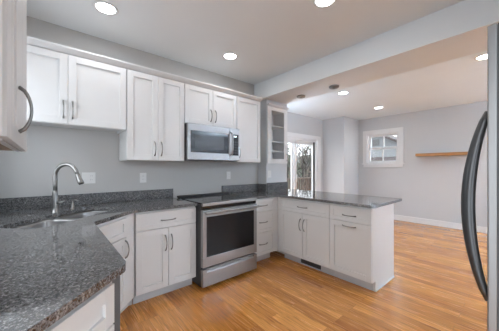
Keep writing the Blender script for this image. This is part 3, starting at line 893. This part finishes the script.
# ------------------------------------------------------------------ outlets
def outlet(name, label, cat, x, y, z, w__, gangs, kind):
    t_ = thing(name, label, cat, (x, y, z), 0, 'white wall plates')
    bx('plate', M['plate'], -w__ / 2, w__ / 2, -0.006, -0.0005, -0.0575, 0.0575, t_, 0.002)
    for g_ in range(gangs):
        cx = (g_ - (gangs - 1) / 2) * 0.046
        if kind[g_] == 'o':
            for dz in (-0.020, 0.020):
                r_ = bx('receptacle', M['plate'], cx - 0.016, cx + 0.016, -0.008, -0.0062, dz - 0.014, dz + 0.014, t_, 0.001)
                s_ = MB(); s_.box(cx - 0.008, cx - 0.006, -0.0085, -0.008, dz - 0.004, dz + 0.006); s_.box(cx + 0.006, cx + 0.008, -0.0085, -0.008, dz - 0.004, dz + 0.006)
                s_.build('slot', M['slot'], r_)
        else:
            bx('rocker', M['plate'], cx - 0.016, cx + 0.016, -0.009, -0.0062, -0.033, 0.033, t_, 0.001)
outlet('wall_plate', 'white two-gang wall plate behind the spray head of the faucet', 'outlet', 0.322, YN, 1.187, 0.118, 2, 'so')
outlet('wall_outlet', 'white outlet on the wall under the tall cabinet left of the range', 'outlet', 0.856, YN, 1.175, 0.074, 1, 'o')
outlet('wall_outlet', 'white outlet on the wall just right of the microwave, above the backsplash', 'outlet', 2.085, YN, 1.178, 0.074, 1, 'o')
outlet('light_switch', 'white switch plate below the glass-door cabinet', 'switch', 2.765, PY, 1.19, 0.074, 1, 's')

# ------------------------------------------------------------------ recessed lights
def downlight(x, y, z, label, power):
    t_ = thing('recessed_light', label, 'ceiling light', (x, y, z), 0, 'recessed ceiling lights')
    MB().lathe([(0.072, -0.0005), (0.096, -0.0005), (0.096, -0.004), (0.090, -0.008), (0.074, -0.006), (0.072, -0.0005)], seg=32).build('trim_ring', M['plate'], t_)
    MB().lathe([(0.0, -0.004), (0.072, -0.004), (0.072, -0.0008), (0, -0.0008)], seg=32).build('lens', M['lens'], t_)
    ld = bpy.data.lights.new('bulb', 'AREA'); ld.shape = 'DISK'; ld.size = 0.14; ld.energy = power; ld.color = LAMP_COLOR
    lo = bpy.data.objects.new('bulb', ld); C.objects.link(lo); lo.parent = t_; lo.location = (0, 0, -0.0065)
downlight(0.382, 2.36, ZK, 'lit recessed light in the kitchen ceiling above the sink cabinets', LAMP_KITCHEN)
downlight(1.712, 2.38, ZK, 'lit recessed light in the kitchen ceiling above the microwave', LAMP_KITCHEN)
downlight(1.734, 1.081, ZK, 'lit recessed light at the top edge of the photo, midway along the kitchen ceiling', LAMP_KITCHEN)
downlight(3.987, 2.126, ZD, 'lit recessed light in the dining ceiling beside the metal cover plates on the beam', LAMP_DINING)
downlight(5.555, 2.137, ZD, 'lit recessed light in the dining ceiling nearest the small window', LAMP_DINING)
downlight(3.971, 0.332, ZD, 'lit recessed light in the dining ceiling beside the refrigerator edge', LAMP_DINING)

# uplights added out of view to brighten the dining room neutrally
def added_uplight(x, y, power, label, hz=1.70):
    t_ = thing('fill_uplight', label, 'added fill light', (x, y, 0), 0)
    MB().lathe([(0, 0), (0.15, 0), (0.15, 0.015), (0.03, 0.03), (0, 0.03)]).build('base', M['dgrey'], t_)
    MB().tube([(0, 0, 0.03), (0, 0, hz)], 0.012).build('pole', M['dgrey'], t_)
    MB().lathe([(0, 0), (0.05, 0.005), (0.14, 0.06), (0.17, 0.12), (0.165, 0.12), (0.135, 0.068), (0.05, 0.015), (0, 0.012)], (0, 0, hz), seg=32).build('bowl_shade', M['dgrey'], t_)
    ld = bpy.data.lights.new('bulb', 'AREA'); ld.shape = 'DISK'; ld.size = 0.22; ld.energy = power; ld.color = (0.84, 0.95, 1.10)
    lo = bpy.data.objects.new('bulb', ld); C.objects.link(lo); lo.parent = t_; lo.location = (0, 0, hz + 0.09); lo.rotation_euler = (PI, 0, 0)
added_uplight(5.0, -2.7, ADDED_UPLIGHT, 'unseen uplight added at the south end to brighten the dining ceiling')
added_uplight(3.5, 3.3, ADDED_NOOK_UPLIGHT, 'unseen uplight added in the nook behind the wall end', 1.15)

def cover(x, y, label):
    t_ = thing('cover_plate', label, 'ceiling cover', (x, y, ZB), 0, 'cover plates under the beam')
    MB().lathe([(0, -0.0005), (0.066, -0.0005), (0.066, -0.014), (0.060, -0.022), (0, -0.024)], seg=32).build('canopy', M['bronze'], t_)
    MB().lathe([(0, -0.0242), (0.012, -0.0242), (0.010, -0.031), (0, -0.032)], seg=16).build('knob', M['nickel'], t_)
cover(2.986, 2.278, 'round metal cover plate under the beam, the one over the glass-door cabinet')
cover(2.975, 1.716, 'round metal cover plate under the beam, the one beside the lit dining light')

# ------------------------------------------------------------------ floating shelf
tag(bx('floating_shelf', M['shelfwood'], XE - 0.20, XE - 0.001, 0.74, 1.669, 1.558, 1.618, None, 0.003), 'honey coloured wooden floating shelf on the far wall', 'shelf')

# ------------------------------------------------------------------ outside
struct(bx('ground', M['ground'], -10, 60, -30, 60, -2.2, -2.0), 'leaf strewn ground outside')
struct(bx('bounce_slab', M['bounce_slab'], -14, 24, -20, YS - 0.15, -0.3, -0.12), 'pale slab added south of the house to bounce light indoors')  # added reflector for sky light, not a known part of the garden
struct(bx('bounce_slab', M['bounce_slab'], -14, XW - 0.15, YS - 0.15, 6, -0.3, -0.12), 'pale slab added west of the house to bounce light indoors')
hill = MB()
nx, ny = 24, 12
hv = [[hill.bm.verts.new((6 + 34 * i / nx, 11 + 22 * j / ny, -2.05 + 4.9 * min(1, j / 5.0) + 0.25 * math.sin(i * 1.7 + j) )) for j in range(ny + 1)] for i in range(nx + 1)]
for i in range(nx):
    for j in range(ny):
        q_ = hill.bm.faces.new((hv[i][j], hv[i + 1][j], hv[i + 1][j + 1], hv[i][j + 1])); q_.smooth = True
struct(hill.build('hill', M['ground']), 'brown wooded slope behind the deck')

dk = thing('deck', 'wooden deck outside the sliding door', 'deck', (0, 0, 0))
m = MB()
for k in range(12):
    m.box(3.3, 9.5, YD + 0.16 + k * 0.14, YD + 0.295 + k * 0.14, -0.14, -0.10)
m.build('deck_boards', M['deck'], dk)
for x in (3.5, 6.4, 9.3):
    for y in (YD + 0.3, 5.3):
        bx('post', M['deck'], x - 0.06, x + 0.06, y - 0.06, y + 0.06, -2.0, -0.14, dk)
rl = thing('deck_railing', 'brown wooden deck railing with upright balusters beyond the glass door', 'railing', (0, 5.28, 0))
bx('top_rail', M['deck'], 3.4, 9.5, -0.06, 0.07, 0.90, 0.94, rl)
bx('bottom_rail', M['deck'], 3.4, 9.5, -0.02, 0.02, -0.02, 0.05, rl)
for k in range(47):
    x = 3.46 + k * 0.13
    bx('baluster', M['deck'], x - 0.018, x + 0.018, -0.018, 0.018, 0.05, 0.90, rl)
for x in (3.45, 5.45, 7.45, 9.45):
    bx('post', M['deck'], x - 0.045, x + 0.045, 0.022, 0.11, -0.10, 0.90, rl)

def bare_tree(x, y, z, h, seed, label, n0=5):
    rnd = random.Random(seed)
    t_ = thing('bare_tree', label, 'tree', (x, y, z), rnd.random() * 6, 'bare trees on the slope')
    tr = MB(); br_ = MB()
    def grow(m, p, d, L, r, lv):
        pts = [p]; q = p.copy(); dd_ = d.copy()
        n = 4
        for k in range(n):
            dd_ = (dd_ + Vector((rnd.uniform(-.2, .2), rnd.uniform(-.2, .2), rnd.uniform(-.05, .15)))).normalized()
            q = q + dd_ * L / n
            pts.append(q.copy())
        m.tube(pts, [r * (1 - 0.55 * k / n) for k in range(n + 1)], 5)
        if lv > 0:
            for k in range(n0 if lv == 3 else 4):
                s = pts[rnd.choice((2, 3, 4))]
                a = rnd.uniform(0, 2 * PI)
                nd = (dd_ * 0.7 + Vector((math.cos(a), math.sin(a), rnd.uniform(0.0, 0.6))) * 0.8).normalized()
                grow(br_, s, nd, L * rnd.uniform(.5, .7), r * 0.45, lv - 1)
    grow(tr, Vector((0, 0, 0)), Vector((0, 0, 1)), h * 0.5, 0.02 * h, 3)
    tr.build('trunk', M['bark'], t_); br_.build('branches', M['bark'], t_)
def bush(x, y, z, rx, rz, n, mat, label, seed):
    rnd = random.Random(seed)
    t_ = thing('shrub', label, 'shrub', (x, y, z), 0, 'shrubs on the slope')
    m_ = MB()
    for k in range(n):
        a = rnd.uniform(0, 2 * PI); b = math.acos(rnd.uniform(-0.1, 1)); rr = rnd.uniform(0.55, 1.0)
        c = Vector((rx * rr * math.sin(b) * math.cos(a), rx * rr * math.sin(b) * math.sin(a), rz * (0.15 + rr * math.cos(b))))
        u_ = Vector((rnd.gauss(0, 1), rnd.gauss(0, 1), rnd.gauss(0, 1))).normalized(); v2 = u_.orthogonal().normalized()
        s = rnd.uniform(0.06, 0.13)
        p0, p1, p2, p3 = c - u_ * s, c + v2 * s * 0.5, c + u_ * s, c - v2 * s * 0.5
        m_.bm.faces.new([m_.bm.verts.new(p) for p in (p0, p1, p2, p3)])
    m_.build('foliage', M[mat], t_)
    st = MB()
    for k in range(5):
        a = k * 1.256
        st.tube([(0, 0, -0.1), (0.3 * rx * math.cos(a), 0.3 * rx * math.sin(a), rz * 0.5), (0.6 * rx * math.cos(a), 0.6 * rx * math.sin(a), rz * 0.9)], [0.04, 0.03, 0.012], 5)
    st.build('stems', M['bark'], t_)
bare_tree(18.3, 15.7, 0.2, 6, 5, 'bare tree seen through the narrow left pane of the glass door')
bare_tree(14.2, 11.0, -2.0, 8, 2, 'bare tree seen through the wide pane beside the middle stile')
bush(10.6, 9.0, -2.0, 0.8, 5.2, 1000, 'leaf', 'narrow dark evergreen shrub in the left pane of the glass door', 1)
bush(12.6, 8.9, -2.0, 0.8, 2.9, 700, 'leafb', 'brown leaved shrub just beyond the deck railing', 2)
bush(17.4, 12.4, -1.5, 1.1, 4.6, 1000, 'leaf', 'green shrub beyond the railing in the wide pane', 3)
bush(21.5, 16.6, 0.8, 1.9, 3.6, 1500, 'leafb', 'large dry thicket up the slope in the wide pane', 6)
bush(25.6, 18.0, 1.3, 2.0, 3.4, 1500, 'leafb', 'russet thicket up the slope beside the dark frame edge', 4)

h = thing('house', 'pale neighbouring house with a gable seen through the small window', 'house', (15.0, 0, 0))
hm = MB()
pro = [(4.0, -2.0), (8.6, -2.0), (8.6, 2.3), (6.25, 3.45), (4.0, 2.35)]
hm.extrude_profile(pro, 'x', 0.0, 7.0)
hm.build('wall', M['siding'], h)
rf = MB()
rf.extrude_profile([(6.25, 3.47), (3.6, 2.17), (3.6, 2.30), (6.25, 3.60)], 'x', -0.3, 7.2)
rf.extrude_profile([(6.25, 3.47), (9.0, 2.13), (9.0, 2.26), (6.25, 3.60)], 'x', -0.3, 7.2)
rf.build('roof', M['roof'], h)
bx('gable_window', M['slot'], -0.02, 0.05, 5.72, 6.10, 2.62, 3.00, h)
pf = MB(); pf.extrude_profile([(-1.3, 1.35), (0.0, 1.86), (0.0, 1.94), (-1.3, 1.43)], 'y', 3.8, 8.4)
pf.build('porch_roof', M['roof'], h)
for y in (4.0, 5.4, 6.8, 8.2):
    bx('porch_post', M['trim'], -1.2, -1.08, y, y + 0.12, -2.0, 1.36, h)
